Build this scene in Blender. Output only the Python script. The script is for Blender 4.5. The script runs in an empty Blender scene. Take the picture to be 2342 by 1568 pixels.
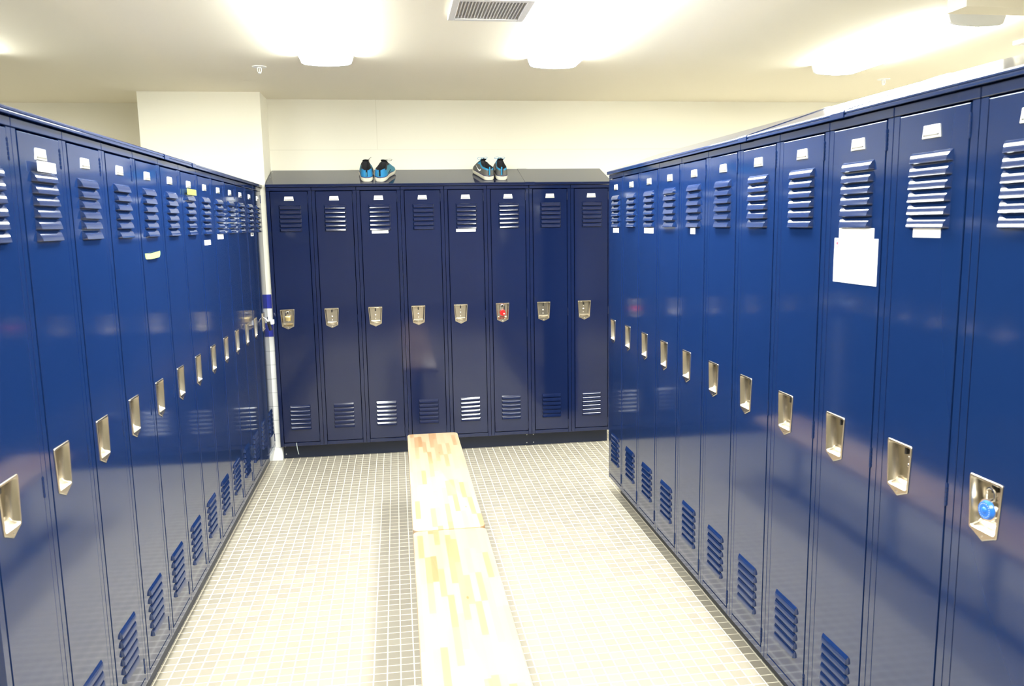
import bpy, bmesh, math, random
from mathutils import Vector, Matrix

random.seed(7)
SC = bpy.context.scene
COL = SC.collection

# ------------------------------------------------------------------ camera
F_PX, YAW, PITCH, ROLL, CAM_H = 1832.05, 0.14119, -0.14688, -0.01625, 1.663
def set_camera():
    cd = bpy.data.cameras.new('camera')
    cam = bpy.data.objects.new('camera', cd)
    COL.objects.link(cam)
    cd.sensor_fit = 'HORIZONTAL'
    cd.sensor_width = 36.0
    cd.lens = F_PX * 36.0 / 2342.0
    cd.clip_start = 0.02
    cd.dof.use_dof = True
    cd.dof.focus_distance = 4.8
    cd.dof.aperture_fstop = 6.5
    fw = Vector((math.sin(YAW) * math.cos(PITCH), math.cos(YAW) * math.cos(PITCH), math.sin(PITCH)))
    rt = Vector((math.cos(YAW), -math.sin(YAW), 0))
    up = rt.cross(fw)
    c, s = math.cos(ROLL), math.sin(ROLL)
    r2 = c * rt + s * up
    u2 = -s * rt + c * up
    m = Matrix((( r2.x, u2.x, -fw.x, 0), (r2.y, u2.y, -fw.y, 0), (r2.z, u2.z, -fw.z, CAM_H), (0, 0, 0, 1)))
    cam.matrix_world = m
    SC.camera = cam
set_camera()

# ------------------------------------------------------------------ world, exposure, light levels
w = bpy.data.worlds.new('world')
SC.world = w
w.use_nodes = True
w.node_tree.nodes['Background'].inputs[0].default_value = (1.0, 0.97, 0.9, 1)
w.node_tree.nodes['Background'].inputs[1].default_value = 0.05
SC.view_settings.view_transform = 'Standard'
SC.view_settings.look = 'None'
SC.view_settings.gamma = 1.0
SC.view_settings.use_curve_mapping = False
SC.view_settings.exposure = 1.54
SC.cycles.max_bounces = 6
SC.cycles.diffuse_bounces = 3
SC.cycles.glossy_bounces = 4
SC.cycles.use_denoising = True
SC.cycles.use_adaptive_sampling = True
SC.cycles.adaptive_threshold = 0.04
SC.cycles.sample_clamp_indirect = 8.0
LAMP_STRENGTH = 22.0
LAMP_COLOR = (0.96, 1.0, 0.955, 1)

# ------------------------------------------------------------------ measures (metres)
LW = 0.305            # locker width
XL, XR, YB = -0.910, 1.256, 5.767      # door planes of the left, right and back rows
Y_LEND, Y_REND, X_B0 = 5.800, 4.6665, -0.870
Z0, ZTOP = 0.108, 1.940                # locker body bottom and top
DZ0, DZ1, DHW = 0.138, 1.911, 0.124    # door bottom, top, half width
CEIL = 2.578
WALL_Y = 6.12
SLOPE = 0.32

# ------------------------------------------------------------------ materials
def mat(name, color=(.8, .8, .8), rough=.5, metal=0.0, spec=.5, coat=0.0, emis=None, estr=0):
    m = bpy.data.materials.new(name)
    m.use_nodes = True
    b = m.node_tree.nodes['Principled BSDF']
    b.inputs['Base Color'].default_value = (*color, 1)
    b.inputs['Roughness'].default_value = rough
    b.inputs['Metallic'].default_value = metal
    b.inputs['Specular IOR Level'].default_value = spec
    b.inputs['Coat Weight'].default_value = coat
    if emis:
        b.inputs['Emission Color'].default_value = emis
        b.inputs['Emission Strength'].default_value = estr
    return m
def nt(m):
    t = m.node_tree
    return t, t.nodes['Principled BSDF'], t.nodes.new, t.links.new
def math_node(t, op, a, b=None, c=None):
    n = t.nodes.new('ShaderNodeMath'); n.operation = op
    for i, v in enumerate((a, b, c)):
        if v is None: continue
        if isinstance(v, (int, float)): n.inputs[i].default_value = v
        else: t.links.new(v, n.inputs[i])
    return n.outputs[0]
def mix_col(t, f, a, b):
    n = t.nodes.new('ShaderNodeMix'); n.data_type = 'RGBA'
    if isinstance(f, (int, float)): n.inputs[0].default_value = f
    else: t.links.new(f, n.inputs[0])
    for i, v in ((6, a), (7, b)):
        if isinstance(v, tuple): n.inputs[i].default_value = (*v, 1) if len(v) == 3 else v
        else: t.links.new(v, n.inputs[i])
    return n.outputs[2]
def object_coord(t):
    tc = t.nodes.new('ShaderNodeTexCoord')
    s = t.nodes.new('ShaderNodeSeparateXYZ')
    t.links.new(tc.outputs['Object'], s.inputs[0])
    return tc.outputs['Object'], s.outputs

def add_noise_bump(m, scale, strength, dist=0.001, detail=2):
    t, b, new, link = nt(m)
    tc = new('ShaderNodeTexCoord')
    n = new('ShaderNodeTexNoise'); n.inputs['Scale'].default_value = scale; n.inputs['Detail'].default_value = detail
    link(tc.outputs['Object'], n.inputs['Vector'])
    bp = new('ShaderNodeBump'); bp.inputs['Strength'].default_value = strength; bp.inputs['Distance'].default_value = dist
    link(n.outputs['Fac'], bp.inputs['Height'])
    link(bp.outputs['Normal'], b.inputs['Normal'])
    return n

M = {}
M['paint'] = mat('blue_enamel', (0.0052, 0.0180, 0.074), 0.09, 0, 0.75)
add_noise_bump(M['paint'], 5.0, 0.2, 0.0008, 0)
M['paint_back_row'] = mat('blue_enamel_darker', (0.0045, 0.0100, 0.044), 0.09, 0, 0.65)  # darker copy of the blue enamel, used on the whole back row
add_noise_bump(M['paint_back_row'], 5.0, 0.2, 0.0008, 0)
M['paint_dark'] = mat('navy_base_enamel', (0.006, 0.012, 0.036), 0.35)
M['slot'] = mat('dark_slot', (0.004, 0.005, 0.012), 0.7)
M['steel'] = mat('stainless', (0.55, 0.50, 0.42), 0.27, 1.0)
M['steel_bright'] = mat('polished_steel', (0.80, 0.76, 0.70), 0.16, 1.0)
M['black'] = mat('black_latch', (0.01, 0.01, 0.012), 0.4)
M['card'] = mat('white_card', (0.86, 0.86, 0.84), 0.35)
M['alum'] = mat('aluminium', (0.80, 0.78, 0.72), 0.3, 0.85)
M['slot_grey'] = mat('plate_slot_grey', (0.16, 0.15, 0.13), 0.5)
M['paper'] = mat('paper', (0.88, 0.88, 0.87), 0.6)
M['ink'] = mat('ink_grey', (0.16, 0.16, 0.16), 0.7)
M['ink_blue'] = mat('ink_blue', (0.04, 0.04, 0.35), 0.7)
M['ink_red'] = mat('ink_red', (0.45, 0.03, 0.08), 0.7)
M['green_tape'] = mat('pale_green_tape', (0.31, 0.43, 0.13), 0.5)
M['yellow_tape'] = mat('yellow_green_tape', (0.36, 0.43, 0.05), 0.5)
M['brass'] = mat('brass', (0.80, 0.62, 0.28), 0.3, 0.9)
M['red'] = mat('red_plastic', (0.62, 0.015, 0.015), 0.25)
M['blue_dial'] = mat('blue_dial', (0.015, 0.13, 0.52), 0.3)
M['white_plastic'] = mat('white_plastic', (0.82, 0.82, 0.80), 0.4)
M['vent_white'] = mat('vent_enamel', (0.78, 0.76, 0.73), 0.4)
M['vent_dark'] = mat('vent_shadow', (0.48, 0.45, 0.42), 0.7)
M['lens'] = mat('lit_lens', (0.9, 0.9, 0.9), 0.4, emis=LAMP_COLOR, estr=LAMP_STRENGTH)
M['cap'] = mat('fixture_cap', (0.80, 0.81, 0.83), 0.5)
M['leg'] = mat('pedestal_steel', (0.35, 0.35, 0.35), 0.4, 0.6)
M['strap'] = mat('pale_strap', (0.42, 0.47, 0.46), 0.7)
# shoes
M['shoe_blue'] = mat('shoe_blue_knit', (0.012, 0.185, 0.40), 0.75)
M['shoe_teal'] = mat('shoe_teal_mesh', (0.05, 0.20, 0.27), 0.8)
M['shoe_black'] = mat('shoe_black_lining', (0.012, 0.012, 0.015), 0.8)
M['shoe_grey'] = mat('shoe_grey_mesh', (0.105, 0.100, 0.090), 0.8)
M['shoe_sole'] = mat('shoe_foam_sole', (0.62, 0.58, 0.46), 0.55)
M['shoe_cyan'] = mat('shoe_cyan_trim', (0.008, 0.22, 0.42), 0.6)
M['shoe_navy'] = mat('shoe_navy_trim', (0.04, 0.035, 0.12), 0.6)
M['shoe_white'] = mat('shoe_white_mark', (0.82, 0.80, 0.78), 0.5)
M['lace_black'] = mat('lace_black', (0.02, 0.02, 0.02), 0.8)
for k in ('shoe_blue', 'shoe_teal', 'shoe_grey', 'shoe_black'):
    add_noise_bump(M[k], 320, 0.5, 0.001, 2)

def make_wall_paint(name, col):
    m = mat(name, col, 0.75)
    add_noise_bump(m, 60, 0.12, 0.001, 3)
    return m
M['wall'] = make_wall_paint('cream_wall_paint', (0.80, 0.76, 0.635))
M['ceiling'] = make_wall_paint('cream_ceiling_paint', (0.86, 0.80, 0.66))
# back wall: the same paint over panels with faint joints
M['wall_back'] = make_wall_paint('cream_wall_panels', (0.80, 0.76, 0.635))
def panel_joints():
    t, b, new, link = nt(M['wall_back'])
    _, s = object_coord(t)
    dz = math_node(t, 'ABSOLUTE', math_node(t, 'SUBTRACT', s[2], 2.222))
    h = math_node(t, 'LESS_THAN', dz, 0.003)
    dx = math_node(t, 'ABSOLUTE', math_node(t, 'SUBTRACT', s[0], -0.107))
    v = math_node(t, 'MULTIPLY', math_node(t, 'LESS_THAN', dx, 0.003), math_node(t, 'GREATER_THAN', s[2], 2.222))
    f = math_node(t, 'MULTIPLY', math_node(t, 'MAXIMUM', h, v), 0.22)
    link(mix_col(t, f, (0.80, 0.76, 0.635), (0.45, 0.40, 0.28)), b.inputs['Base Color'])
panel_joints()

def make_floor_mat():
    m = mat('mosaic_floor_tile', (0.42, 0.37, 0.29), 0.33)
    t, b, new, link = nt(m)
    co, s = object_coord(t)
    P = 0.0505
    def cell(v, phase, pitch, g):
        q = math_node(t, 'DIVIDE', math_node(t, 'SUBTRACT', v, phase), pitch)
        fr = math_node(t, 'FRACT', math_node(t, 'ADD', q, 100.0))
        d = math_node(t, 'MINIMUM', fr, math_node(t, 'SUBTRACT', 1.0, fr))   # 0 on the joint
        return math_node(t, 'FLOOR', math_node(t, 'ADD', q, 100.0)), math_node(t, 'SUBTRACT', 1.0, math_node(t, 'SMOOTHSTEP', d, g * 0.7, g * 1.3)) if False else d
    nz = new('ShaderNodeTexNoise'); nz.inputs['Scale'].default_value = 4.0
    link(co, nz.inputs['Vector'])
    wob = math_node(t, 'MULTIPLY', math_node(t, 'SUBTRACT', nz.outputs['Fac'], 0.5), 0.004)
    cx, dx = cell(math_node(t, 'ADD', s[0], wob), 0.011, P, 0.04)
    cy, dy = cell(math_node(t, 'ADD', s[1], wob), 3.748, 0.0502, 0.04)
    d = math_node(t, 'MINIMUM', dx, dy)
    mr = new('ShaderNodeMapRange'); mr.interpolation_type = 'SMOOTHSTEP'
    link(d, mr.inputs['Value'])
    mr.inputs['From Min'].default_value = 0.030; mr.inputs['From Max'].default_value = 0.058
    mr.inputs['To Min'].default_value = 0.0; mr.inputs['To Max'].default_value = 1.0
    tile = mr.outputs[0]
    cv = new('ShaderNodeCombineXYZ'); link(cx, cv.inputs[0]); link(cy, cv.inputs[1])
    wn = new('ShaderNodeTexWhiteNoise'); wn.noise_dimensions = '2D'; link(cv.outputs[0], wn.inputs['Vector'])
    tc = mix_col(t, wn.outputs['Value'], (0.275, 0.246, 0.196), (0.322, 0.289, 0.230))
    n2 = new('ShaderNodeTexNoise'); n2.inputs['Scale'].default_value = 1.3; link(co, n2.inputs['Vector'])
    tc = mix_col(t, math_node(t, 'MULTIPLY', n2.outputs['Fac'], 0.25), tc, (0.33, 0.285, 0.22))
    gc = mix_col(t, n2.outputs['Fac'], (0.78, 0.71, 0.55), (0.86, 0.80, 0.66))
    link(mix_col(t, tile, gc, tc), b.inputs['Base Color'])
    link(math_node(t, 'SUBTRACT', 0.75, math_node(t, 'MULTIPLY', tile, 0.42)), b.inputs['Roughness'])
    bp = new('ShaderNodeBump'); bp.inputs['Strength'].default_value = 0.4; bp.inputs['Distance'].default_value = 0.001
    link(tile, bp.inputs['Height']); link(bp.outputs['Normal'], b.inputs['Normal'])
    return m
M['floor'] = make_floor_mat()

def make_wall_tile(name, z_low, pitch_z, x_phase, pitch_x, blue_rows):
    """glazed 4 inch wall tiles, some courses blue"""
    m = mat(name, (0.8, 0.8, 0.78), 0.15)
    t, b, new, link = nt(m)
    co, s = object_coord(t)
    qz = math_node(t, 'DIVIDE', math_node(t, 'SUBTRACT', s[2], z_low), pitch_z)
    fz = math_node(t, 'FRACT', math_node(t, 'ADD', qz, 10.0))
    dz = math_node(t, 'MINIMUM', fz, math_node(t, 'SUBTRACT', 1.0, fz))
    row = math_node(t, 'FLOOR', qz)
    def along(v, ph):
        f = math_node(t, 'FRACT', math_node(t, 'ADD', math_node(t, 'DIVIDE', math_node(t, 'SUBTRACT', v, ph), pitch_x), 50.0))
        return math_node(t, 'MINIMUM', f, math_node(t, 'SUBTRACT', 1.0, f))
    dx = along(s[0], x_phase); dy = along(s[1], 5.805)
    geo = new('ShaderNodeNewGeometry'); sn = new('ShaderNodeSeparateXYZ'); link(geo.outputs['Normal'], sn.inputs[0])
    isx = math_node(t, 'GREATER_THAN', math_node(t, 'ABSOLUTE', sn.outputs[0]), 0.5)
    da = math_node(t, 'ADD', math_node(t, 'MULTIPLY', isx, dy), math_node(t, 'MULTIPLY', math_node(t, 'SUBTRACT', 1.0, isx), dx))
    g = math_node(t, 'LESS_THAN', math_node(t, 'MINIMUM', dz, da), 0.014)
    isb = None
    for r in blue_rows:
        e = math_node(t, 'COMPARE', row, float(r), 0.1)
        isb = e if isb is None else math_node(t, 'MAXIMUM', isb, e)
    c = mix_col(t, isb, (0.80, 0.79, 0.76), (0.030, 0.040, 0.30))
    gcol = mix_col(t, isb, (0.32, 0.32, 0.31), (0.62, 0.62, 0.60))
    c = mix_col(t, g, c, gcol)
    link(c, b.inputs['Base Color'])
    return m
M['wall_tile'] = make_wall_tile('glazed_wall_tile', 0.0975, 0.1007, -0.9775, 0.1016, (8, 10))

def make_wood():
    m = mat('butcher_block_maple', (0.7, 0.46, 0.22), 0.28)
    t, b, new, link = nt(m)
    co, s = object_coord(t)
    # strips run along y; each strip is broken into staves with random length offset
    sx = math_node(t, 'DIVIDE', math_node(t, 'ADD', s[0], 10.0), 0.0215)
    ix = math_node(t, 'FLOOR', sx)
    w1 = new('ShaderNodeTexWhiteNoise'); w1.noise_dimensions = '1D'; link(ix, w1.inputs['W'])
    sy = math_node(t, 'ADD', math_node(t, 'DIVIDE', math_node(t, 'ADD', s[1], 20.0), 0.22), math_node(t, 'MULTIPLY', w1.outputs['Value'], 7.0))
    iy = math_node(t, 'FLOOR', sy)
    cv = new('ShaderNodeCombineXYZ'); link(ix, cv.inputs[0]); link(iy, cv.inputs[1])
    w2 = new('ShaderNodeTexWhiteNoise'); w2.noise_dimensions = '2D'; link(cv.outputs[0], w2.inputs['Vector'])
    cr = new('ShaderNodeValToRGB')
    e = cr.color_ramp.elements
    e[0].position = 0.0; e[0].color = (0.43, 0.270, 0.150, 1)
    e[1].position = 1.0; e[1].color = (0.52, 0.390, 0.260, 1)
    e.new(0.18).color = (0.36, 0.195, 0.090, 1); e.new(0.26).color = (0.48, 0.335, 0.205, 1)
    link(w2.outputs['Value'], cr.inputs[0])
    mp = new('ShaderNodeMapping'); mp.inputs['Scale'].default_value = (60, 2.2, 60); link(co, mp.inputs[0])
    n = new('ShaderNodeTexNoise'); n.inputs['Scale'].default_value = 1.0; n.inputs['Detail'].default_value = 4; link(mp.outputs[0], n.inputs['Vector'])
    c = mix_col(t, math_node(t, 'MULTIPLY', n.outputs['Fac'], 0.30), cr.outputs[0], (0.40, 0.25, 0.13))
    # small knots
    vo = new('ShaderNodeTexVoronoi'); vo.inputs['Scale'].default_value = 3.1
    mp2 = new('ShaderNodeMapping'); mp2.inputs['Scale'].default_value = (2.6, 1.0, 1.0); link(co, mp2.inputs[0]); link(mp2.outputs[0], vo.inputs['Vector'])
    k = math_node(t, 'LESS_THAN', vo.outputs['Distance'], 0.035)
    c = mix_col(t, math_node(t, 'MULTIPLY', k, 0.8), c, (0.30, 0.12, 0.03))
    link(c, b.inputs['Base Color'])
    return m
M['wood'] = make_wood()

# ------------------------------------------------------------------ mesh builder
class MB:
    def __init__(s): s.v = []; s.f = []; s.m = []; s.sm = []
    def add(s, verts, faces, mi=0, smooth=False):
        o = len(s.v); s.v += [tuple(p) for p in verts]
        for f in faces:
            s.f.append([o + i for i in f]); s.m.append(mi); s.sm.append(smooth)
    def box(s, x0, x1, y0, y1, z0, z1, mi=0, bev=0.0, seg=1):
        bm = bmesh.new()
        bmesh.ops.create_cube(bm, size=1)
        for v in bm.verts:
            v.co = Vector(((x0 + x1) / 2 + v.co.x * (x1 - x0), (y0 + y1) / 2 + v.co.y * (y1 - y0), (z0 + z1) / 2 + v.co.z * (z1 - z0)))
        if bev > 0: bmesh.ops.bevel(bm, geom=bm.edges[:], offset=bev, segments=seg, profile=.5, affect='EDGES')
        bm.verts.index_update()
        s.add([v.co[:] for v in bm.verts], [[v.index for v in f.verts] for f in bm.faces], mi, seg > 1)
        bm.free()
    def cyl(s, p0, p1, r0, r1=None, n=12, mi=0, caps=True):
        r1 = r0 if r1 is None else r1
        p0, p1 = Vector(p0), Vector(p1); d = (p1 - p0).normalized()
        a = d.orthogonal().normalized(); b = d.cross(a)
        vs = []
        for p, r in ((p0, r0), (p1, r1)):
            for i in range(n):
                t = 2 * math.pi * i / n
                vs.append(p + a * (math.cos(t) * r) + b * (math.sin(t) * r))
        fs = [[i, (i + 1) % n, n + (i + 1) % n, n + i] for i in range(n)]
        s.add(vs, fs, mi, True)
        if caps:
            s.add(vs, [list(range(n))[::-1], [n + i for i in range(n)]], mi, False)
    def rings(s, rs, mi=0, smooth=True, closed=True, cap0=False, cap1=False):
        n = len(rs[0]); vs = [p for r in rs for p in r]
        fs = []
        for k in range(len(rs) - 1):
            for i in range(n if closed else n - 1):
                j = (i + 1) % n
                fs.append([k * n + i, k * n + j, (k + 1) * n + j, (k + 1) * n + i])
        if cap0: fs.append(list(range(n))[::-1])
        if cap1: fs.append([(len(rs) - 1) * n + i for i in range(n)])
        s.add(vs, fs, mi, smooth)
    def tube(s, pts, r, n=8, mi=0, closed=False):
        pts = [Vector(p) for p in pts]; rs = []
        N = len(pts); prev = None
        for i, p in enumerate(pts):
            a = pts[(i - 1) % N] if (closed or i > 0) else p
            b = pts[(i + 1) % N] if (closed or i < N - 1) else p
            d = (b - a).normalized()
            if prev is None: u = d.orthogonal().normalized()
            else:
                u = (prev - d * prev.dot(d))
                u = u.normalized() if u.length > 1e-6 else d.orthogonal().normalized()
            prev = u; v = d.cross(u)
            rs.append([p + u * (math.cos(2 * math.pi * k / n) * r) + v * (math.sin(2 * math.pi * k / n) * r) for k in range(n)])
        if closed: rs.append(rs[0])
        s.rings(rs, mi, True, True, not closed, not closed)
    def dome(s, c, axis, r, h, n=12, mi=0):
        c = Vector(c); d = Vector(axis).normalized(); a = d.orthogonal().normalized(); b = d.cross(a)
        rs = []
        for k in range(4):
            t = k / 4 * math.pi / 2
            rs.append([c + d * (math.sin(t) * h) + (a * math.cos(2 * math.pi * i / n) + b * math.sin(2 * math.pi * i / n)) * (math.cos(t) * r) for i in range(n)])
        s.rings(rs, mi, True, True, False, True)
    def prism(s, prof, axis, a, b, mi=0, smooth=False, caps=True):
        """prof: 2-D points; axis 'x': points are (y,z); axis 'y': points are (x,z)"""
        def P(p, t): return (t, p[0], p[1]) if axis == 'x' else (p[0], t, p[1])
        s.rings([[P(p, a) for p in prof], [P(p, b) for p in prof]], mi, smooth, True, caps, caps)
    def build(s, name, mats, parent=None, shift=(0, 0, 0), loc=None, angle=38):
        me = bpy.data.meshes.new(name)
        sx, sy, sz = shift
        me.from_pydata([(x + sx, y + sy, z + sz) for x, y, z in s.v], [], s.f)
        for m in (mats if isinstance(mats, (list, tuple)) else [mats]): me.materials.append(M[m])
        for p, mi, sm in zip(me.polygons, s.m, s.sm):
            p.material_index = mi; p.use_smooth = sm
        bm = bmesh.new(); bm.from_mesh(me)
        bmesh.ops.remove_doubles(bm, verts=bm.verts[:], dist=1e-6)
        bmesh.ops.recalc_face_normals(bm, faces=bm.faces[:])
        bm.to_mesh(me); bm.free()
        flags = [p.use_smooth for p in me.polygons]
        me.set_sharp_from_angle(angle=math.radians(angle))
        flat = set()                       # keep large flat panels truly flat beside rounded edges
        for p, sm in zip(me.polygons, flags):
            p.use_smooth = sm
            if not sm: flat.update(p.edge_keys)
        if flat:
            at = me.attributes.get('sharp_edge') or me.attributes.new('sharp_edge', 'BOOLEAN', 'EDGE')
            for e in me.edges:
                k = tuple(sorted(e.vertices))
                if k in flat: at.data[e.index].value = True
        o = bpy.data.objects.new(name, me); COL.objects.link(o)
        if parent: o.parent = parent
        if loc: o.location = loc
        return o

def tag(o, label=None, cat=None, group=None, kind=None):
    if label: o['label'] = label
    if cat: o['category'] = cat
    if group: o['group'] = group
    if kind: o['kind'] = kind
    return o
def empty(name, loc=(0, 0, 0), rz=0.0):
    o = bpy.data.objects.new(name, None); COL.objects.link(o)
    o.empty_display_size = 0.1
    o.location = loc; o.rotation_euler = (0, 0, rz)
    return o
def copy_tree(o, parent=None):
    c = o.copy(); COL.objects.link(c); c.parent = parent
    for ch in list(o.children): copy_tree(ch, c)
    return c

# ------------------------------------------------------------------ the room
X0, X1, Y0 = -4.6, 5.2, -5.5
def slab(name, b, m):
    mb = MB(); mb.box(*b); return tag(mb.build(name, m), kind='structure')
slab('floor', (X0, X1, Y0, 6.6, -0.1, 0.0), 'floor')
slab('ceiling', (X0, X1, Y0, 6.6, CEIL, CEIL + 0.1), 'ceiling')
slab('wall_back', (-0.876, X1, WALL_Y, WALL_Y + 0.15, 0, CEIL), 'wall_back')
slab('wall_rear_left', (X0, -1.668, 6.34, 6.49, 0, CEIL), 'wall')
slab('wall_left', (X0 - 0.12, X0, Y0, 6.6, 0, CEIL), 'wall')
slab('wall_right', (X1, X1 + 0.12, Y0, 6.6, 0, CEIL), 'wall')
slab('wall_front', (X0, X1, Y0 - 0.12, Y0, 0, CEIL), 'wall')
# pillar at the far end of the left row: painted above, glazed tile below
ZT = 0.0975 + 0.1007 * 11
mb = MB()
mb.box(-1.668, -0.876, 5.807, 6.5, ZT, CEIL, 0)
mb.box(-1.672, -0.872, 5.803, 6.5, 0.0975, ZT, 1, 0.002)
tag(mb.build('wall_pillar', ['wall', 'wall_tile']), kind='structure')
mb = MB()
mb.box(-1.672, -0.864, 5.794, 6.5, 0.0, 0.0970, 0, 0.004, 2)
tag(mb.build('baseboard_pillar', 'card'), kind='structure')
# shallow bulkhead hanging from the ceiling at the right
slab('wall_bulkhead', (2.332, X1, 3.12, 3.24, 2.510, CEIL), 'ceiling')

# ------------------------------------------------------------------ lockers
LSH = (0, 0, -Z0)
def ring_plate(mb, y, x0, x1, z0, z1, hole, mi=0):
    o = [(x0, y, z0), (x1, y, z0), (x1, y, z1), (x0, y, z1)]
    h = [(hole[i][0], y, hole[i][1]) for i in range(4)]
    mb.add(o + h, [[i, (i + 1) % 4, 4 + (i + 1) % 4, 4 + i] for i in range(4)], mi)
def louvres(mb, cx, z_top, n, pitch, w, y0, mi, mslot, depth=0.0125, t=0.0085):
    kd = depth / 0.0125
    for k in range(n):
        z = z_top - k * pitch
        prof = [(0.0, 0.0), (0.0030, 0.0030 * kd), (0.0085, 0.0072 * kd), (0.0160, 0.0105 * kd), (0.0250, depth), (0.0258, depth - 0.0016)]
        L = []
        for j, (dz, dy) in enumerate(prof):
            q = t * min(1.0, dy / depth * 1.15)
            L.append([(cx - w / 2, y0, z - dz), (cx - w / 2 + q, y0 - dy, z - dz), (cx + w / 2 - q, y0 - dy, z - dz), (cx + w / 2, y0, z - dz)])
        vs = [p for r in L for p in r]; fs = []
        for j in range(len(L) - 1):
            for i in range(3): fs.append([j * 4 + i, j * 4 + i + 1, j * 4 + 5 + i, j * 4 + 4 + i])
        mb.add(vs, fs, mi, True)
        a = L[-1]
        mb.add([a[0], a[1], a[2], a[3], (cx + w / 2 - .003, y0 - .0003, z - .0272), (cx - w / 2 + .003, y0 - .0003, z - .0272)],
               [[0, 1, 2, 3, 4, 5]], mslot)
def rtrap(zt, zb, wt, wb, r, cx, y, tip=None, n=3):
    """rounded trapezoid outline; same point count with or without the tip"""
    c = [(cx - wt, zt), (cx + wt, zt), (cx + wb, zb), (cx - wb, zb)]
    pts = []
    for i in range(4):
        p = Vector(c[i]); a = Vector(c[i - 1]); b = Vector(c[(i + 1) % 4])
        da = (a - p).normalized() * r; db = (b - p).normalized() * r
        for k in range(n + 1):
            t = k / n
            q = (p + da) * (1 - t) ** 2 + p * 2 * t * (1 - t) + (p + db) * t ** 2
            pts.append((q.x, y, q.y))
        if i == 2:
            pts.append((cx, y, tip if tip is not None else zb))
    return pts
HU = -0.0535
def make_locker():
    root = empty('locker', (0, 0, Z0))
    tag(root, 'locker', 'locker')
    # body with the face frame around the door
    mb = MB(); D = 0.305; h = LW / 2 - 0.0013
    mb.box(-h, -h + .0015, 0.018, D, Z0, ZTOP - .002)
    mb.box(h - .0015, h, 0.018, D, Z0, ZTOP - .002)
    mb.box(-h, h, D - .0015, D, Z0, ZTOP - .002)
    mb.box(-h, h, 0.018, D, Z0, Z0 + .0015)
    mb.box(-h, h, 0.018, D, ZTOP - .0035, ZTOP - .002)
    mb.box(-h, h, 0.05, D, 1.62, 1.6215)
    mb.box(-h, -DHW - .0042, 0.0, 0.02, Z0, ZTOP - .026, 0, .0005)
    mb.box(DHW + .0042, h, 0.0, 0.02, Z0, ZTOP - .026, 0, .0005)
    mb.box(-h, h, -0.0012, 0.02, DZ1 + .0050, ZTOP - .0005, 0, .0016)
    mb.box(-DHW - .0042, DHW + .0042, 0.0, 0.02, Z0, DZ0 - .0040, 0, .0016)
    mb.build('body', 'paint', root, LSH)
    # door
    mb = MB(); e = 0.0018; ex = .0005; y0, y1 = -0.0014, 0.015
    hole = [(HU - .0405, .9815), (HU + .0405, .9815), (HU + .0465, 1.0925), (HU - .0465, 1.0925)]
    ring_plate(mb, y0, -DHW + ex, DHW - ex, DZ0 + e, DZ1 - e, hole)
    o = [(-DHW + ex, y0, DZ0 + e), (DHW - ex, y0, DZ0 + e), (DHW - ex, y0, DZ1 - e), (-DHW + ex, y0, DZ1 - e)]
    m1 = [(-DHW + .0001, y0 + .0005, DZ0 + .0005), (DHW - .0001, y0 + .0005, DZ0 + .0005), (DHW - .0001, y0 + .0005, DZ1 - .0005), (-DHW + .0001, y0 + .0005, DZ1 - .0005)]
    o2 = [(-DHW, 0.0, DZ0), (DHW, 0.0, DZ0), (DHW, 0.0, DZ1), (-DHW, 0.0, DZ1)]
    o3 = [(x, y1, z) for x, y, z in o2]
    mb.rings([o, m1, o2, o3], 0, True)
    ring_plate(mb, y1, -DHW, DHW, DZ0, DZ1, hole)
    louvres(mb, 0.004, 1.817, 6, 0.0304, 0.150, y0, 0, 1)
    louvres(mb, 0.000, 0.409, 6, 0.0304, 0.142, y0, 0, 1, 0.0085, 0.0035)
    door = mb.build('door', ['paint', 'slot'], root, LSH, angle=50)
    # dished handle pan with latch, rivets and screw
    mb = MB()
    A = lambda zt, zb, wt, wb, r, y, tip=None: rtrap(zt, zb, wt, wb, r, HU, y, tip)
    mb.rings([A(1.0990, .9740, .0500, .0420, .006, y0 + .0005, .9570),
              A(1.0990, .9740, .0500, .0420, .006, y0 - .0014, .9570),
              A(1.0975, .9755, .0487, .0408, .006, y0 - .0030, .9600),
              A(1.0935, .9800, .0452, .0375, .006, y0 - .0030, .9800),
              A(1.0915, .9815, .0435, .0360, .005, y0 - .0010, .9815),
              A(1.0880, .9880, .0400, .0330, .004, 0.012, .9880),
              A(1.0865, .9960, .0385, .0320, .003, 0.0175, .9960),
              A(1.0865, .9985, .0385, .0320, .003, 0.0260, .9985)], 0, True, True, False, True)
    mb.box(HU - .0035, HU + .0035, 0.014, 0.0262, 1.066, 1.0845, 1, .001)
    mb.dome((HU, 0.0258, 1.0575), (0, -1, 0), .0030, .0018, 10, 2)
    mb.dome((HU, 0.0258, 1.0350), (0, -1, 0), .0062, .0030, 14, 2)
    mb.dome((HU, 0.0258, 1.0110), (0, -1, 0), .0034, .0018, 10, 2)
    mb.dome((HU, y0 - .0022, .9680), (0, -1, 0), .0032, .0016, 10, 2)
    hp = mb.build('handle_pan', ['steel', 'black', 'steel_bright'], door, LSH, angle=30)
    tag(hp, 'stainless steel recessed handle with latch slot and rivets')
    # number plate holder
    mb = MB(); z0, z1 = 1.8475, 1.8775
    def tr(y, ins): return [(-.033 + ins, y, z0 + ins), (.033 - ins, y, z0 + ins), (.0285 - ins, y, z1 - ins), (-.0285 + ins, y, z1 - ins)]
    mb.rings([tr(y0, 0), tr(y0 - .002, 0), tr(y0 - .0028, .001)], 0, False, True, False, True)
    mb.add([(-.0295, y0 - .0031, z0 + .0095), (.0295, y0 - .0031, z0 + .0095), (.0268, y0 - .0031, z1 - .0025), (-.0268, y0 - .0031, z1 - .0025)], [[0, 1, 2, 3]], 1)
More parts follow.
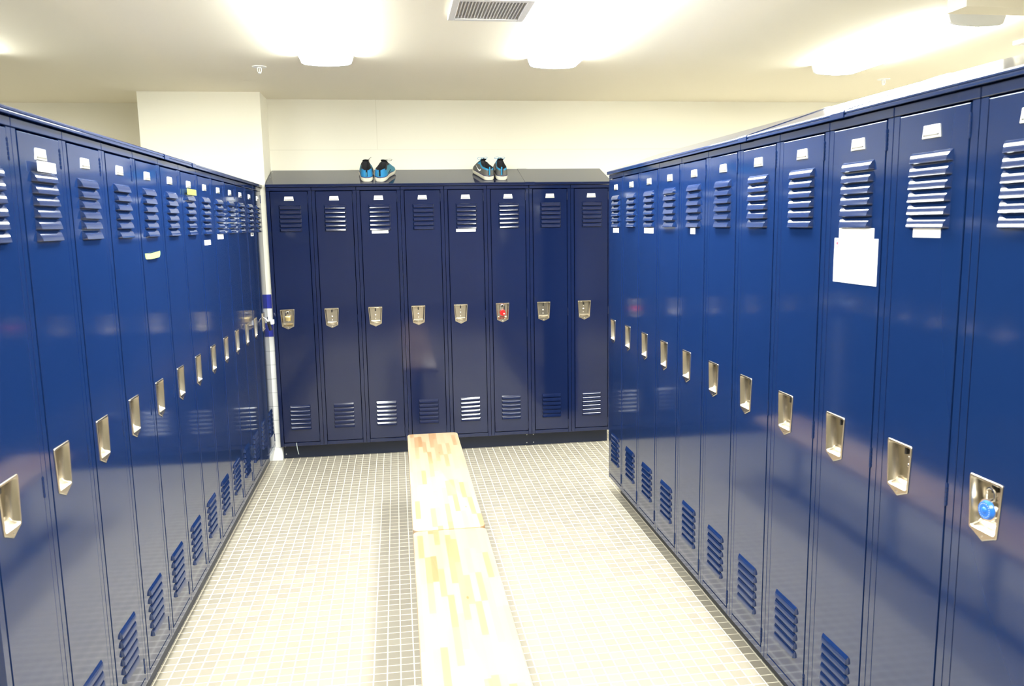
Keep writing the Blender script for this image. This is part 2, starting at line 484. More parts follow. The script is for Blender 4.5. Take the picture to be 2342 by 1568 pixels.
    mb.box(-.024, .024, y0 - .0033, y0 - .0029, z0 + .0048, z0 + .0088, 3)
    mb.box(-.0275, -.0235, y0 - .0034, y0 - .0029, z0 + .0052, z0 + .0092, 2)
    mb.box(.0235, .0275, y0 - .0034, y0 - .0029, z0 + .0052, z0 + .0092, 2)
    mb.build('number_plate', ['alum', 'card', 'black', 'slot_grey'], door, LSH)
    # hinges
    for zc in (1.8615, 1.0215, 0.1800):
        mb = MB()
        for k in range(5):
            a = zc - .0265 + k * .0108
            mb.cyl((DHW + .0021, -.0010, a), (DHW + .0021, -.0010, a + .0090), .0034, n=10)
        mb.cyl((DHW + .0021, -.0010, zc - .0285), (DHW + .0021, -.0010, zc + .0285), .0018, n=8)
        mb.build('hinge', 'paint', root, LSH)
    return root

proto = make_locker()
used = [False]
def place(x, y, rz, label, group):
    o = proto if not used[0] else copy_tree(proto)
    used[0] = True
    o.location = (x, y, Z0); o.rotation_euler = (0, 0, rz)
    o['label'] = label; o['group'] = group
    return o
PI = math.pi
ROT_L, ROT_R = PI / 2, -PI / 2
def yL(i): return Y_LEND - (13 - i + .5) * LW
def yR(i): return Y_REND - (i - .5) * LW
def xB(i): return X_B0 + (i - .5) * LW
LEFT = {
 1: 'tall blue locker at the near end of the left row, cut by the photo edge',
 2: 'blue locker in left row with a white paper label above its louvres',
 3: 'plain blue locker in left row, just beyond the white label above louvres',
 4: 'plain blue locker in left row, just before the one with the pale green tape',
 5: 'blue locker in left row with torn pale green tape on its door',
 6: 'plain blue locker in left row, between the green taped and the yellow taped doors',
 7: 'blue locker in left row with a yellow strip above its louvres',
 8: 'blue locker in left row, white label well below its louvres, past the yellow strip',
 9: 'blue locker in left row, white label right under its louvres, fifth from pillar',
 10: 'plain blue locker in left row, fourth from the pillar',
 11: 'plain blue locker in left row, third from the pillar',
 12: 'blue locker in left row, second from the pillar, with a tiny white sticker',
 13: 'last blue locker of the left row against the pillar, with a tagged padlock'}
RIGHT = {
 1: 'blue locker at the far end of the right row with a small square white label',
 2: 'plain blue locker in right row, second from the far end',
 3: 'blue locker in right row, third from the far end, wide white label under louvres',
 4: 'plain blue locker in right row, fourth from the far end',
 5: 'blue locker in right row, fifth from the far end, with a narrow white sticker',
 6: 'plain blue locker in right row, just nearer than the narrow white sticker',
 7: 'plain blue locker in right row, middle of the three bare doors before the calendar',
 8: 'plain blue locker in right row, immediately beyond the one with the calendar sheet',
 9: 'blue locker in right row with a printed calendar sheet below the louvres',
 10: 'blue locker in right row with a blank white label, between calendar and blue padlock',
 11: 'nearest blue locker of right row, with a blue dial padlock in its handle'}
BACK = {
 1: 'darker blue locker at the left end of the back row, brass padlock in its handle',
 2: 'plain darker blue locker of the back row, second from the pillar',
 3: 'darker blue locker of the back row with a white JAMES label under its louvres',
 4: 'plain darker blue locker of the back row, behind the left edge of the bench end',
 5: 'darker blue locker of the back row with a long thin blank white strip under louvres',
 6: 'darker blue locker of the back row with a red padlock in its handle',
 7: 'plain darker blue locker of the back row, right of the one with the red padlock',
 8: 'darker blue locker at the right end of the back row, beside the right row corner'}
for i in range(1, 14): place(XL, yL(i), ROT_L, LEFT[i], 'blue lockers of the left row')
for i in range(1, 12): place(XR, yR(i), ROT_R, RIGHT[i], 'blue lockers of the right row')
darker_mesh = {}
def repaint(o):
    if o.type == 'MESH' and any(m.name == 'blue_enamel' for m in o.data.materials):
        if o.data.name not in darker_mesh:
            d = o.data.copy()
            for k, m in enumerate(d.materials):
                if m.name == 'blue_enamel': d.materials[k] = M['paint_back_row']
            darker_mesh[o.data.name] = d
        o.data = darker_mesh[o.data.name]
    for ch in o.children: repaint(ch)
for i in range(1, 9): repaint(place(xB(i), YB, 0, BACK[i], 'darker blue lockers of the back row'))

# ------------------------------------------------------------------ sloped tops and bases (row local: u along, d into the row)
def hood(name, label, loc, rz, u0, u1, depth, splices, flip=False):
    pm = 'paint_back_row' if flip else 'paint'
    root = empty(name, loc, rz); tag(root, label, 'locker top')
    t = 0.0016
    y0 = -0.0150; zf = ZTOP + .0195
    yb = depth
    zb = zf + SLOPE * (yb - y0)
    prof = [(y0 + .0105, ZTOP + .0010), (y0 + .0008, ZTOP + .0010), (y0, ZTOP + .0020), (y0, ZTOP + .0075), (y0 + .0022, ZTOP + .0090), (y0 + .0022, ZTOP + .0108),
            (y0, ZTOP + .0122), (y0, zf - .0028), (y0 + .0010, zf - .0006), (y0 + .0032, zf + .0006), (yb, zb), (yb, ZTOP + .0010)]
    mb = MB(); mb.prism(prof, 'x', u0, u1, 0, False)
    mb.build('sloped_cover', pm, root)
    for (a, b) in splices:
        pr = [(y0 - .0016, ZTOP - .0002), (y0 - .0022, ZTOP + .0015), (y0 - .0022, zf - .002), (y0 - .0004, zf + .0012), (y0 + .003, zf + .0026), (yb - .002, zb + .0018),
              (yb - .002, zb + .0004), (y0 + .0032, zf + .0008), (y0 + .0002, zf - .002), (y0 + .0002, ZTOP + .0015)]
        mb = MB(); mb.prism(pr, 'x', a, b)
        mb.build('splice_cover', pm, root)
    if flip:
        mb = MB()
        n = Vector((0, -SLOPE, 1)).normalized()
        for d_ in (0.05, 0.17, 0.29):
            mb.dome((u0 + .012, d_, zf + SLOPE * (d_ - y0) + .0003), n, .004, .0012, 10)
        mb.build('rivet', 'alum', root)
    return root
yl0, yl1 = yL(1) - LW / 2, Y_LEND
hood('sloped_locker_top', 'long sloping blue sheet metal top of the left row', (XL, 0, 0), ROT_L, yl0, yl1, 0.305, [(3.415, 3.475), (3.86, 3.925)])
yr0 = yR(11) - LW / 2
hood('sloped_locker_top', 'long sloping top of the right row, shining white under the lamps', (XR, 0, 0), ROT_R, -Y_REND, -yr0, 0.305, [(-2.825, -2.758), (-2.2, -2.13)])
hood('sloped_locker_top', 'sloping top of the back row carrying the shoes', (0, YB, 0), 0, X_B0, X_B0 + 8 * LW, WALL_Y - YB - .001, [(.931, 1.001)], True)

def base(name, label, loc, rz, u0, u1, rec, riv):
    root = empty(name, loc, rz); tag(root, label, 'plinth')
    mb = MB(); mb.box(u0, u1, rec, 0.300, 0.0, Z0 - .0005, 0, .0015)
    mb.build('kick_plate', 'paint_dark', root)
    for u, z in riv:
        mb = MB(); mb.dome((u, rec + .0002, z), (0, -1, 0), .0042, .0022, 10)
        mb.build('rivet', 'alum', root)
    return root
base('plinth', 'dark recessed plinth under the left row', (XL, 0, 0), ROT_L, yl0 + .02, 5.790, 0.045, [(2.98, .05), (3.03, .05)])
base('plinth', 'dark recessed plinth under the right row', (XR, 0, 0), ROT_R, -Y_REND + .015, -yr0 - .02, 0.072, [(-2.90, .052), (-2.85, .052), (-4.63, .07)])
base('plinth', 'navy plinth under the back row with pale rivets', (0, YB, 0), 0, -0.862, X_B0 + 8 * LW - .01, 0.080,
     [(-.849, .088), (-.846, .032), (.934, .082), (.984, .081), (.933, .020), (.984, .020)])

# ------------------------------------------------------------------ labels and stickers on the doors
def on_left(u_y, out, z): return (XL + out, u_y, z)
def row_empty(name, row, i, label, cat, group=None):
    if row == 'L': e = empty(name, (XL, yL(i), 0), ROT_L)
    elif row == 'R': e = empty(name, (XR, yR(i), 0), ROT_R)
    else: e = empty(name, (xB(i), YB, 0), 0)
    return tag(e, label, cat, group)
def place_flat(o, row, i, label, cat, group=None):
    if row == 'L': o.location = (XL, yL(i), 0); o.rotation_euler = (0, 0, ROT_L)
    elif row == 'R': o.location = (XR, yR(i), 0); o.rotation_euler = (0, 0, ROT_R)
    else: o.location = (xB(i), YB, 0)
    return tag(o, label, cat, group)
DF = -0.0014   # door face
def card(row, i, u0, u1, z0, z1, label, name='name_label', m='paper', mk=None, y=DF):
    mb = MB(); mb.box(u0, u1, y - .0012, y - .0001, z0, z1, 0, .0003)
    if mk:
        for (a, b, c, d) in mk: mb.box(a, b, y - .0014, y - .0011, c, d, 1)
    o = mb.build(name, [m, 'ink'])
    return place_flat(o, row, i, label, 'label', 'paper name labels stuck on the locker doors')
def uL(y, i): return y - yL(i)
def uR(y, i): return yR(i) - y
card('L', 2, -.058, .056, 1.8168, 1.8432, 'white label above the louvres of a left row locker', mk=[(-.014, -.006, 1.832, 1.834), (-.002, .006, 1.829, 1.831)], y=DF - .0122)
card('L', 8, -.072, .055, 1.587, 1.612, 'white label set lowest below the louvres in the left row')
card('L', 9, -.080, .062, 1.611, 1.6375, 'white label touching the bottom louvre in the left row')
card('L', 12, -.022, .072, 1.616, 1.640, 'tiny white sticker on the second locker from the pillar', mk=[(.0, .05, 1.622, 1.633)])
card('R', 1, -.056, .064, 1.606, 1.633, 'small square white label on the farthest right row locker')
card('R', 3, -.073, .075, 1.608, 1.6355, 'wide white label with a faint mark in the right row', mk=[(.012, .016, 1.614, 1.630), (.024, .036, 1.620, 1.622)])
card('R', 5, -.032, .024, 1.610, 1.636, 'narrow white sticker on the fifth locker of the right row', mk=[(-.008, .016, 1.626, 1.6275)])
card('R', 9, -.076, .094, 1.610, 1.6375, 'blank white label above the calendar sheet')
card('R', 10, -.049, .052, 1.616, 1.6415, 'blank white label nearest the camera in the right row')
o = card('B', 3, -.055, .060, 1.616, 1.6425, 'white label reading JAMES under the louvres of the back row')
def text_mesh(body, size, parent, loc, rot, m):
    cu = bpy.data.curves.new('lettering', 'FONT'); cu.body = body; cu.size = size
    cu.align_x = 'CENTER'; cu.align_y = 'CENTER'; cu.extrude = 0.0001
    tmp = bpy.data.objects.new('lettering', cu); COL.objects.link(tmp)
    bpy.context.view_layer.update()
    me = bpy.data.meshes.new_from_object(tmp.evaluated_get(bpy.context.evaluated_depsgraph_get()))
    bpy.data.objects.remove(tmp)
    me.materials.clear(); me.materials.append(M[m])
    ob = bpy.data.objects.new('lettering', me); COL.objects.link(ob)
    ob.parent = parent; ob.location = loc; ob.rotation_euler = rot
    return ob
text_mesh('JAMES', 0.016, o, (.003, DF - .0014, 1.6293), (PI / 2, 0, 0), 'ink')
card('B', 5, -.072, .068, 1.617, 1.638, 'long thin blank white strip under back row louvres', mk=[(-.032, -.024, 1.628, 1.630), (-.018, .012, 1.6275, 1.6285)])

# calendar sheet
r = row_empty('calendar_sheet', 'R', 9, 'white printed calendar sheet hanging on a right row locker door', 'calendar')
mb = MB(); mb.box(-.0985, .1140, DF - .0010, DF - .0001, 1.485, 1.6095, 0)
mb.build('sheet', 'paper', r)
mb = MB()
random.seed(3)
for cx in (-.047, .002, .056):
    for cz in (1.588, 1.566, 1.544, 1.520, 1.500):
        mb.box(cx - .001, cx + .001, DF - .0012, DF - .00095, cz - .003, cz + .003, 0)
        if random.random() < .6: mb.box(cx + .012, cx + .020, DF - .0012, DF - .00095, cz + .006, cz + .0068, 0)
mb.box(.080, .091, DF - .0012, DF - .00095, 1.5215, 1.5225, 1)
mb.box(.080, .091, DF - .0012, DF - .00095, 1.5005, 1.5015, 1)
mb.box(-.0935, -.092, DF - .0012, DF - .00095, 1.505, 1.514, 1)
mb.box(-.0850, -.0835, DF - .0012, DF - .00095, 1.5555, 1.561, 2)
mb.build('print', ['ink', 'ink_red', 'ink_blue'], r)
mb = MB()
c = (-.083, 1.5945)
mb.tube([(c[0] + math.cos(k / 20 * 2 * PI) * .0085, DF - .0013, c[1] + math.sin(k / 20 * 2 * PI) * .0105) for k in range(20)], .0010, 5, 0, True)
mb.cyl((c[0], DF - .0009, c[1]), (c[0], DF - .0016, c[1]), .0042, n=8, mi=1)
tag(mb.build('emblem', ['ink_blue', 'ink_red'], r), 'round blue ring emblem with a red centre')

# torn green tape
mb = MB()
pts = [(-.062, 1.578), (-.096, 1.577), (-.090, 1.561), (-.088, 1.558), (-.060, 1.557)]
z = lambda u: 0.006 * (u + .06) / .13
P = [(-.060, 1.578, DF - .008), (.054, 1.5845, DF - .010), (.060, 1.579, DF - .009), (.056, 1.568, DF - .009), (.044, 1.5605, DF - .009), (-.060, 1.557, DF - .008)]
vs = [(u, y, zz) for u, zz, y in P] + [(u, y - .0007, zz) for u, zz, y in P]
n = len(P)
mb.add(vs, [list(range(n)), [n + i for i in range(n)][::-1]] + [[i, (i + 1) % n, n + (i + 1) % n, n + i] for i in range(n)])
Q = [(-.060, 1.578, DF - .008), (-.075, 1.5785, DF - .002), (-.101, 1.5795, DF - .0003), (-.099, 1.562, DF - .0003), (-.088, 1.5575, DF - .0005), (-.060, 1.557, DF - .008)]
vs = [(u, y, zz) for u, zz, y in Q] + [(u, y - .0006, zz) for u, zz, y in Q]
mb.add(vs, [[0, 1, 4, 5], [1, 2, 3, 4], [11, 10, 7, 6], [10, 9, 8, 7]] + [[i, (i + 1) % n, n + (i + 1) % n, n + i] for i in range(n)])
place_flat(mb.build('tape_strip', 'green_tape'), 'L', 5, 'pale green torn tape with a folded end on a left row door', 'tape')
mb = MB(); mb.box(-.081, .084, DF - .0130, DF - .0122, 1.8165, 1.8415, 0, .0002)
place_flat(mb.build('tape_strip', 'yellow_tape'), 'L', 7, 'yellow strip of tape above the louvres of a left row locker', 'tape')

# strap end under the first back locker
mb = MB()
mb.tube([(-.7585, YB - .004, .1340), (-.7565, YB - .006, .112), (-.7535, YB - .004, .085), (-.7505, YB + .004, .060), (-.7480, YB + .010, .046)], .0026, 8)
tag(mb.build('strap_end', 'strap'), 'pale strap end hanging below the leftmost back row door', 'strap')

# ------------------------------------------------------------------ padlocks
def shackle(mb, cx, y, z_low, z_top, hw, r, mi=0):
    pts = [(cx - hw, y, z_low)]
    for k in range(11):
        a = PI - k / 10 * PI
        pts.append((cx + math.cos(a) * hw, y, z_top - hw + math.sin(a) * hw))
    pts.append((cx + hw, y, z_low))
    mb.tube(pts, r, 8, mi)
GL = 'padlocks hanging in locker handles'
r = row_empty('padlock', 'B', 1, 'brass padlock in the leftmost back row handle', 'padlock', GL)
mb = MB(); mb.box(HU - .0175, HU + .0205, -.004, .012, 1.0165, 1.0505, 0, .003, 2); mb.build('body', 'brass', r)
mb = MB(); shackle(mb, HU + .001, .004, 1.048, 1.082, .0125, .0028); mb.build('shackle', 'steel_bright', r)
r = row_empty('padlock', 'B', 6, 'red padlock in a back row handle', 'padlock', GL)
mb = MB()
mb.cyl((HU + .001, -.006, 1.026), (HU + .001, .012, 1.026), .0205, n=24, mi=0)
mb.box(HU - .014, HU + .016, -.004, .011, 1.030, 1.048, 0, .004, 2)
mb.build('body', 'red', r)
mb = MB(); mb.cyl((HU + .009, -.0062, 1.021), (HU + .009, -.0140, 1.021), .0125, .0110, n=20, mi=0); mb.dome((HU + .009, -.0138, 1.021), (0, -1, 0), .0055, .002, 10, 1)
mb.build('dial', ['red', 'shoe_white'], r)
mb = MB(); shackle(mb, HU, .004, 1.045, 1.087, .0145, .0030); mb.build('shackle', 'steel_bright', r)
r = row_empty('padlock', 'R', 11, 'blue dial padlock in the nearest handle of the right row', 'padlock', GL)
mb = MB()
mb.cyl((HU + .013, -.006, 1.0330), (HU + .013, .012, 1.0330), .0250, n=28); mb.build('body', 'steel_bright', r)
mb = MB()
mb.cyl((HU + .013, -.0062, 1.0330), (HU + .013, -.0130, 1.0330), .0215, .0185, n=24)
for k in range(20):
    a = k / 20 * 2 * PI
    mb.box(HU + .013 + math.cos(a) * .0150 - .0006, HU + .013 + math.cos(a) * .0150 + .0006, -.0134, -.0128, 1.0330 + math.sin(a) * .0150 - .0006, 1.0330 + math.sin(a) * .0150 + .0006, 1)
mb.dome((HU + .013, -.0130, 1.0330), (0, -1, 0), .0075, .004, 14, 0)
mb.build('dial', ['blue_dial', 'shoe_white'], r)
mb = MB(); shackle(mb, HU + .009, .004, 1.048, 1.080, .0125, .0028); mb.build('shackle', 'steel_bright', r)
r = row_empty('padlock', 'L', 13, 'padlock with a white tag on the left row locker by the pillar', 'padlock', GL)
mb = MB(); mb.cyl((HU + .004, -.038, 1.012), (HU + .006, -.046, .976), .0125, n=16); mb.box(HU - .010, HU + .018, -.050, -.026, 1.008, 1.036, 0, .003, 2)
mb.build('body', 'black', r)
mb = MB(); mb.tube([(HU - .006, -.034, 1.030), (HU - .006, -.022, 1.052), (HU - .006, -.004, 1.066), (HU, .010, 1.068), (HU + .010, -.004, 1.064), (HU + .012, -.022, 1.050), (HU + .012, -.034, 1.030)], .0028, 8)
mb.build('shackle', 'steel_bright', r)
mb = MB(); mb.box(HU - .018, HU + .022, -.0700, -.0500, 1.018, 1.048, 0, .001); mb.build('tag', 'paper', r)

# ------------------------------------------------------------------ benches
def rounded_slab(mb, x0, x1, y0, y1, z0, z1, R, e, mi=0):
    def outline(ins, z):
        pts = []
        for (cx, cy, a0) in ((x1 - R, y1 - R, 0), (x0 + R, y1 - R, PI / 2), (x0 + R, y0 + R, PI), (x1 - R, y0 + R, 1.5 * PI)):
            for k in range(7):
                a = a0 + k / 6 * PI / 2
                pts.append((cx + math.cos(a) * (R - ins), cy + math.sin(a) * (R - ins), z))
        return pts
    rs = [outline(e, z0), outline(e * .3, z0 + e * .3), outline(0, z0 + e), outline(0, z1 - e), outline(e * .3, z1 - e * .3), outline(e, z1)]
    mb.rings(rs, mi, True, True, True, True)
BX0, BX1, BZ = 0.026, 0.322, 0.445
def bench(y0, y1, label, legs):
    r = empty('bench', ((BX0 + BX1) / 2, (y0 + y1) / 2, 0)); tag(r, label, 'bench', 'wooden locker room benches')
    ox, oy = -(BX0 + BX1) / 2, -(y0 + y1) / 2
    mb = MB(); rounded_slab(mb, BX0, BX1, y0, y1, BZ - .036, BZ, .028, .006)
    mb.build('seat', 'wood', r, (ox, oy, 0))
    for ly in legs:
        mb = MB(); cx = (BX0 + BX1) / 2
        mb.cyl((cx, ly, .010), (cx, ly, BZ - .046), .024, n=20)
        mb.cyl((cx, ly, 0), (cx, ly, .010), .070, .062, n=28)
        mb.cyl((cx, ly, BZ - .047), (cx, ly, BZ - .036), .060, .075, n=28)
        mb.build('leg', 'leg', r, (ox, oy, 0))
bench(3.118, 4.652, 'far maple bench whose end reaches towards the back row', (3.42, 4.35))
bench(1.20, 3.112, 'near maple bench, glaring in the light and cut by the bottom photo edge', (1.55, 2.75))

# ------------------------------------------------------------------ ceiling fixtures
def lamp_fixture(cx, y0, y1, label, group='wraparound fluorescent ceiling lamps'):
    r = empty('fluorescent_lamp', (cx, (y0 + y1) / 2, CEIL)); tag(r, label, 'ceiling lamp', group)
    oy = (y0 + y1) / 2
    def prof(k=1.0, g=0.0):
        p = [(-.140, -.0015), (-.139, -.012), (-.128, -.040), (-.112, -.0475), (-.06, -.053), (0, -.055), (.06, -.053), (.112, -.0475), (.128, -.040), (.139, -.012), (.140, -.0015)]
        return [(x * k, z * k if z < -.002 else z) for x, z in p]
    mb = MB(); mb.prism(prof(), 'y', y0 + .014 - oy, y1 - .014 - oy, 0, True); mb.build('lens', 'lens', r)
    for a, b in ((y0, y0 + .0138), (y1 - .0138, y1)):
        mb = MB(); mb.prism(prof(1.02), 'y', a - oy, b - oy, 0, False); mb.build('end_cap', 'cap', r)
    return r
lamp_fixture(-.333, 2.42, 4.60, 'lit ceiling lamp left of the air vent, above the left side of the aisle')
lamp_fixture(.910, 2.16, 4.60, 'lit ceiling lamp just right of the air vent, above the aisle')
lamp_fixture(2.660, 3.48, 4.70, 'lit ceiling lamp beyond the right row, grey end cap by the bulkhead')
lamp_fixture(-2.17, 3.40, 4.62, 'lit ceiling lamp beyond the left row, its glow at the left photo edge')
lamp_fixture(4.05, 3.48, 4.70, 'lit ceiling lamp farthest right beyond the right row')
for k, (cx, a) in enumerate(((-.333, .10), (.910, -.30), (2.66, .75), (-2.17, .75))):
    lamp_fixture(cx, a, a + 1.22, ['lit ceiling lamp overhead left of the camera', 'lit ceiling lamp overhead right of the camera', 'lit ceiling lamp over the near right neighbouring aisle',
                                   'lit ceiling lamp over the near left neighbouring aisle'][k])

def vent(x0, x1, y0, y1, label):
    r = empty('air_vent', ((x0 + x1) / 2, (y0 + y1) / 2, CEIL)); tag(r, label, 'air vent', 'square ceiling air vents')
    ox, oy = -(x0 + x1) / 2, -(y0 + y1) / 2
    b = 0.030; Z = -.022
    mb = MB()
    for q in ((x0, x0 + b, y0, y1), (x1 - b, x1, y0, y1), (x0 + b, x1 - b, y0, y0 + b), (x0 + b, x1 - b, y1 - b, y1)):
        mb.box(q[0] + ox, q[1] + ox, q[2] + oy, q[3] + oy, Z, -.0005, 0, .002)
    mb.build('frame', 'vent_white', r)
    mb = MB()
    mb.box(x0 + b + ox, x1 - b + ox, y0 + b + oy, y1 - b + oy, -.004, -.0005, 1)
    n = 20
    for k in range(1, n):
        x = x0 + b + (x1 - x0 - 2 * b) * k / n
        mb.box(x - .0022 + ox, x + .0022 + ox, y0 + b + oy, y1 - b + oy, Z + .004, -.004, 0)
    mb.build('grille', ['vent_white', 'vent_dark'], r)
vent(.262, .600, 3.366, 3.704, 'white slatted ceiling vent between the two aisle lamps')
vent(3.27, 3.61, 3.66, 4.00, 'white ceiling vent at the right photo edge')

def sprinkler(x, y, label):
    r = empty('sprinkler_head', (x, y, CEIL)); tag(r, label, 'sprinkler', 'ceiling sprinkler heads')
    mb = MB(); mb.cyl((0, 0, -.0005), (0, 0, -.004), .041, .038, n=28); mb.build('escutcheon', 'white_plastic', r)
    mb = MB()
    mb.cyl((0, 0, -.004), (0, 0, -.010), .010, n=14)
    pts = [(-.010, 0, -.008), (-.0105, 0, -.022), (-.008, 0, -.031), (0, 0, -.038), (.008, 0, -.031), (.0105, 0, -.022), (.010, 0, -.008)]
    mb.tube(pts, .0026, 8)
    mb.cyl((0, 0, -.036), (0, 0, -.0385), .009, n=14)
    mb.cyl((0, 0, -.010), (0, 0, -.034), .0018, n=8)
    mb.build('deflector', 'white_plastic', r)
sprinkler(-.734, 4.914, 'white sprinkler head on the ceiling above the left row end')
sprinkler(3.252, 5.114, 'white sprinkler head on the ceiling beyond the right row')

# ------------------------------------------------------------------ shoes
def shoe(name, label, group, x, ycen, rz, upper, lining, side, lace, kind, lean=0.0):
    """heel at local y=0 facing the viewer, toe at +y"""
    L = 0.285
    S = [(-.004, .014), (.003, .026), (.014, .0345), (.032, .0390), (.060, .0405), (.09, .0400), (.12, .0405), (.15, .0425), (.175, .0460), (.20, .0490), (.225, .0480), (.25, .0420), (.27, .0300), (.283, .0120)]
    top = [.080, .084, .086, .086, .086, .092, .104, .0, .0, .0, .0, .0, .0, .0]          # collar height of open sections
    cen = [0, 0, 0, 0, 0, 0, 0, .112, .098, .083, .066, .056, .045, .030]                   # crest of closed sections
    root = empty(name); tag(root, label, 'shoe', group)
    def spring(y): return 0.0 if y < .19 else (y - .19) ** 2 * 1.9
    def curve(y): return -.006 * math.sin(min(1, max(0, (y - .05) / .2)) * PI) + .004
    # sole
    mb = MB(); rs = []
    for (y, hw) in S:
        z0 = spring(y); t = .030 - .008 * max(0, (y - .08)) / .2
        k = 1.07; cx = curve(y)
        rs.append([(cx - hw * k * .90, y, z0), (cx - hw * k, y, z0 + .006), (cx - hw * k * 1.03, y, z0 + t * .6), (cx - hw * k * .98, y, z0 + t),
                   (cx + hw * k * .98, y, z0 + t), (cx + hw * k * 1.03, y, z0 + t * .6), (cx + hw * k, y, z0 + .006), (cx + hw * k * .90, y, z0)])
    mb.rings(rs, 0, True, True, True, True)
    mb.build('sole', 'shoe_sole', root, angle=60)
    # upper: columns go from one sole edge up, into the shoe (open part) or over (closed part)
    rs = []; n_out = 5
    for idx, (y, hw) in enumerate(S):
        cx = curve(y); zb = spring(y) + .024 - .006 * max(0, (y - .08)) / .2
        row = []
        if cen[idx] == 0:
            h = top[idx]; wt = hw * (.84 if idx < 5 else .74 if idx == 5 else .6)
            for k in range(n_out + 1):
                t = k / n_out
                wv = hw * (1 - t) + wt * t + hw * .10 * math.sin(t * PI)
                row.append((cx - wv, y, zb + (h - zb) * t))
            wi = max(.004, wt - .006)
            yi = max(y, .014) if idx < 3 else y
            inner = [(cx - wi, yi, h - .002), (cx - wi * .95, yi, .060), (cx - wi * .8, yi, .034), (cx, yi, .030)]
            row += inner + [(2 * cx - p[0], p[1], p[2]) for p in inner[:-1][::-1]]
            row += [(2 * cx - p[0], p[1], p[2]) for p in row[:n_out + 1][::-1]]
        else:
            h = cen[idx]; N = 2 * (n_out + 1) + 7
            for k in range(N):
                a = PI - k / (N - 1) * PI
                ca, sa = math.cos(a), math.sin(a)
                row.append((cx + hw * math.copysign(abs(ca) ** .75, ca) * (1 if sa < .5 else 1), y, zb + (h - zb) * sa ** .85))
        rs.append(row)
    nc = len(rs[0]); vs = [p for r_ in rs for p in r_]
    mb = MB()
    for k in range(len(rs) - 1):
        for i in range(nc - 1):
            inner = n_out <= i <= nc - 2 - n_out
            mi = 1 if (inner and k <= 7) else 0
            if not inner and k >= 4: mi = 2
            if kind == 'blue' and (not inner) and i in (n_out - 1, nc - 1 - n_out) and 3 <= k <= 6: mi = 1
            if kind == 'grey' and (not inner) and i in (n_out - 1, nc - 1 - n_out) and k <= 6: mi = 3
            mb.f.append([k * nc + i, k * nc + i + 1, (k + 1) * nc + i + 1, (k + 1) * nc + i]); mb.m.append(mi); mb.sm.append(True)
    mb.v = vs
    for ring_i in (0, len(rs) - 1):
        mb.f.append([ring_i * nc + i for i in range(nc)]); mb.m.append(0 if ring_i == 0 else 2); mb.sm.append(True)
    up_ = mb.build('upper', [upper, lining, side, lace], root, angle=80)
    # tongue rising out of the throat
    mb = MB(); rs = []
    for (y, z, hw, th) in ((.125, .124, .020, .006), (.132, .119, .023, .007), (.145, .109, .022, .006), (.165, .097, .018, .005), (.19, .083, .013, .004)):
        rs.append([(-hw, y, z - th * .4), (-hw * .6, y - .002, z + th * .2), (0, y - .003, z + th * .5), (hw * .6, y - .002, z + th * .2), (hw, y, z - th * .4), (0, y + .006, z - th)])
    mb.rings(rs, 0, True, True, True, True)
    mb.build('tongue', lining, root, angle=80)
    # dark line between sole and upper at the heel
    mb = MB()
    mb.tube([(curve(y) - hw * 1.035, y, .030 + spring(y)) for y, hw in S[:9][::-1]] + [(curve(y) + hw * 1.035, y, .030 + spring(y)) for y, hw in S[:9]], .0024, 6)
    mb.build('midsole_trim', 'shoe_navy', root)
    if kind == 'blue':
        mb = MB(); mb.box(-.004, .006, -.0075, -.004, .038, .066, 0, .001); mb.build('heel_tab', 'shoe_teal', root)
        for s_ in (1,):
            mb = MB(); pts = [(s_ * .0375, .060, .050), (s_ * .0395, .085, .040), (s_ * .0415, .115, .040), (s_ * .0425, .150, .052)]
            mb.tube(pts, .0022, 6); mb.build('side_mark', 'lace_black', root)
    else:
        mb = MB(); mb.box(-.0045, .0045, -.0080, -.0045, .036, .096, 0, .001); mb.build('heel_tab', 'shoe_cyan', root)
        mb = MB()
        for s_ in (-1, 1):
            o_ = .0015
            P = [(.070, .060), (.088, .046), (.100, .043), (.125, .052), (.165, .072), (.125, .0585), (.103, .053), (.090, .056), (.080, .064)]
            xs = lambda yy, zz: s_ * (.0375 + (yy - .06) * .075 - max(0, zz - .045) * .16 + o_) + curve(yy)
            vs = [(xs(yy, zz), yy, zz) for yy, zz in P] + [(xs(yy, zz) + s_ * .0012, yy, zz) for yy, zz in P]
            n = len(P)
            mb.add(vs, [[0, 1, 8], [1, 2, 7, 8], [2, 3, 6, 7], [3, 4, 5, 6]] + [[n + a for a in f] for f in ([8, 1, 0], [8, 7, 2, 1], [7, 6, 3, 2], [6, 5, 4, 3])] + [[i, (i + 1) % n, n + (i + 1) % n, n + i] for i in range(n)])
        mb.build('side_mark', 'shoe_white', root)
    # laces: crossings and a bow
    mb = MB()
    for k in range(4):
        y = .150 + k * .016; z = .1065 - k * .009
        mb.tube([(-.020, y, z - .006), (-.008, y + .004, z + .003), (.008, y + .008, z + .003), (.020, y + .010, z - .007)], .0018, 6)
        mb.tube([(.020, y, z - .006), (.008, y + .004, z + .004), (-.008, y + .008, z + .004), (-.020, y + .010, z - .007)], .0018, 6)
    def loop(cx, cz, ax, az, dx):
        return [(cx + dx + math.cos(a) * ax, .140 + .004 * math.sin(a), cz + math.sin(a) * az + .3 * math.cos(a) * az) for a in [k / 12 * 2 * PI for k in range(12)]]
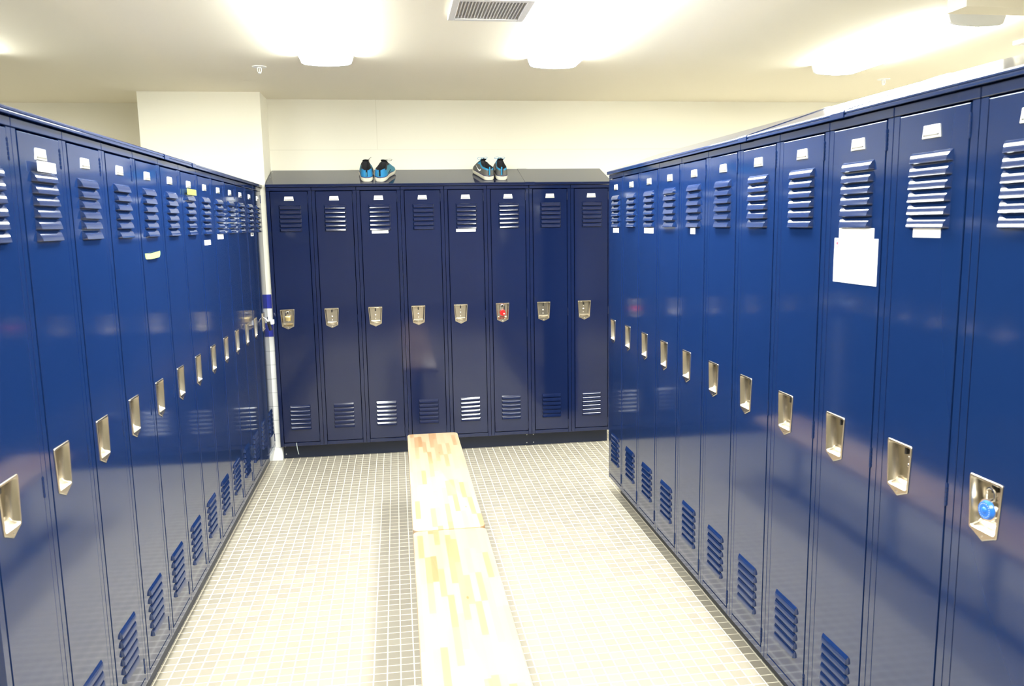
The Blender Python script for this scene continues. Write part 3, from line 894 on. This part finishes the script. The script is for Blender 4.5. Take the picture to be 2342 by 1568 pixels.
    if kind == 'blue':
        if lean < 0:
            mb.tube([(.010, .142, .112), (.020, .138, .124), (.030, .134, .132), (.040, .130, .140)], .0014, 6)
            mb.tube(loop(.022, .112, .006, .010, 0), .0013, 6, 0, True)
        else:
            mb.tube(loop(.030, .122, .020, .006, .008), .0014, 6, 0, True)
            mb.tube([(.0, .142, .118), (.012, .138, .122), (.024, .136, .120)], .0014, 6)
    else:
        mb.tube(loop(-.026, .126, .016, .006, 0), .0015, 6, 0, True)
        mb.tube(loop(.020, .126, .014, .005, 0), .0015, 6, 0, True)
        mb.tube([(-.012, .142, .122), (0, .134, .130), (.012, .140, .121), (.026, .130, .112)], .0016, 6)
        mb.tube([(.006, .142, .122), (-.006, .134, .129), (-.020, .132, .120), (-.030, .120, .104)], .0016, 6)
    mb.build('laces', 'lace_black' if lace == 'lace_black' else 'shoe_cyan', root)
    root.scale = (1, 1, 1)
    # stand it on the slope
    zf = ZTOP + .0195
    zz = zf + SLOPE * (ycen - (YB - .015)) + .0012
    th = math.atan(SLOPE)
    nrm = Matrix.Rotation(th, 4, 'X') @ Matrix.Rotation(rz, 4, 'Z')
    root.matrix_world = Matrix.Translation((x, ycen, zz)) @ nrm
    return root
GB = 'blue running shoes on the back row'
GG = 'grey running shoes on the back row'
shoe('running_shoe', 'left blue and black running shoe on the back row top, lace end sticking up', GB, -.186, 5.800, math.radians(1), 'shoe_blue', 'shoe_black', 'shoe_teal', 'lace_black', 'blue', -1)
shoe('running_shoe', 'right blue and black running shoe, toe turned out, on the back row top', GB, -.100, 5.800, math.radians(-17), 'shoe_blue', 'shoe_black', 'shoe_teal', 'lace_black', 'blue', 1)
shoe('running_shoe', 'left grey running shoe with cyan laces, toe turned out, on the back row top', GG, .680, 5.812, math.radians(13), 'shoe_grey', 'shoe_black', 'shoe_grey', 'shoe_cyan', 'grey', -1)
shoe('running_shoe', 'right grey running shoe with cyan laces, pointing straight back', GG, .768, 5.812, math.radians(-3), 'shoe_grey', 'shoe_black', 'shoe_grey', 'shoe_cyan', 'grey', 1)
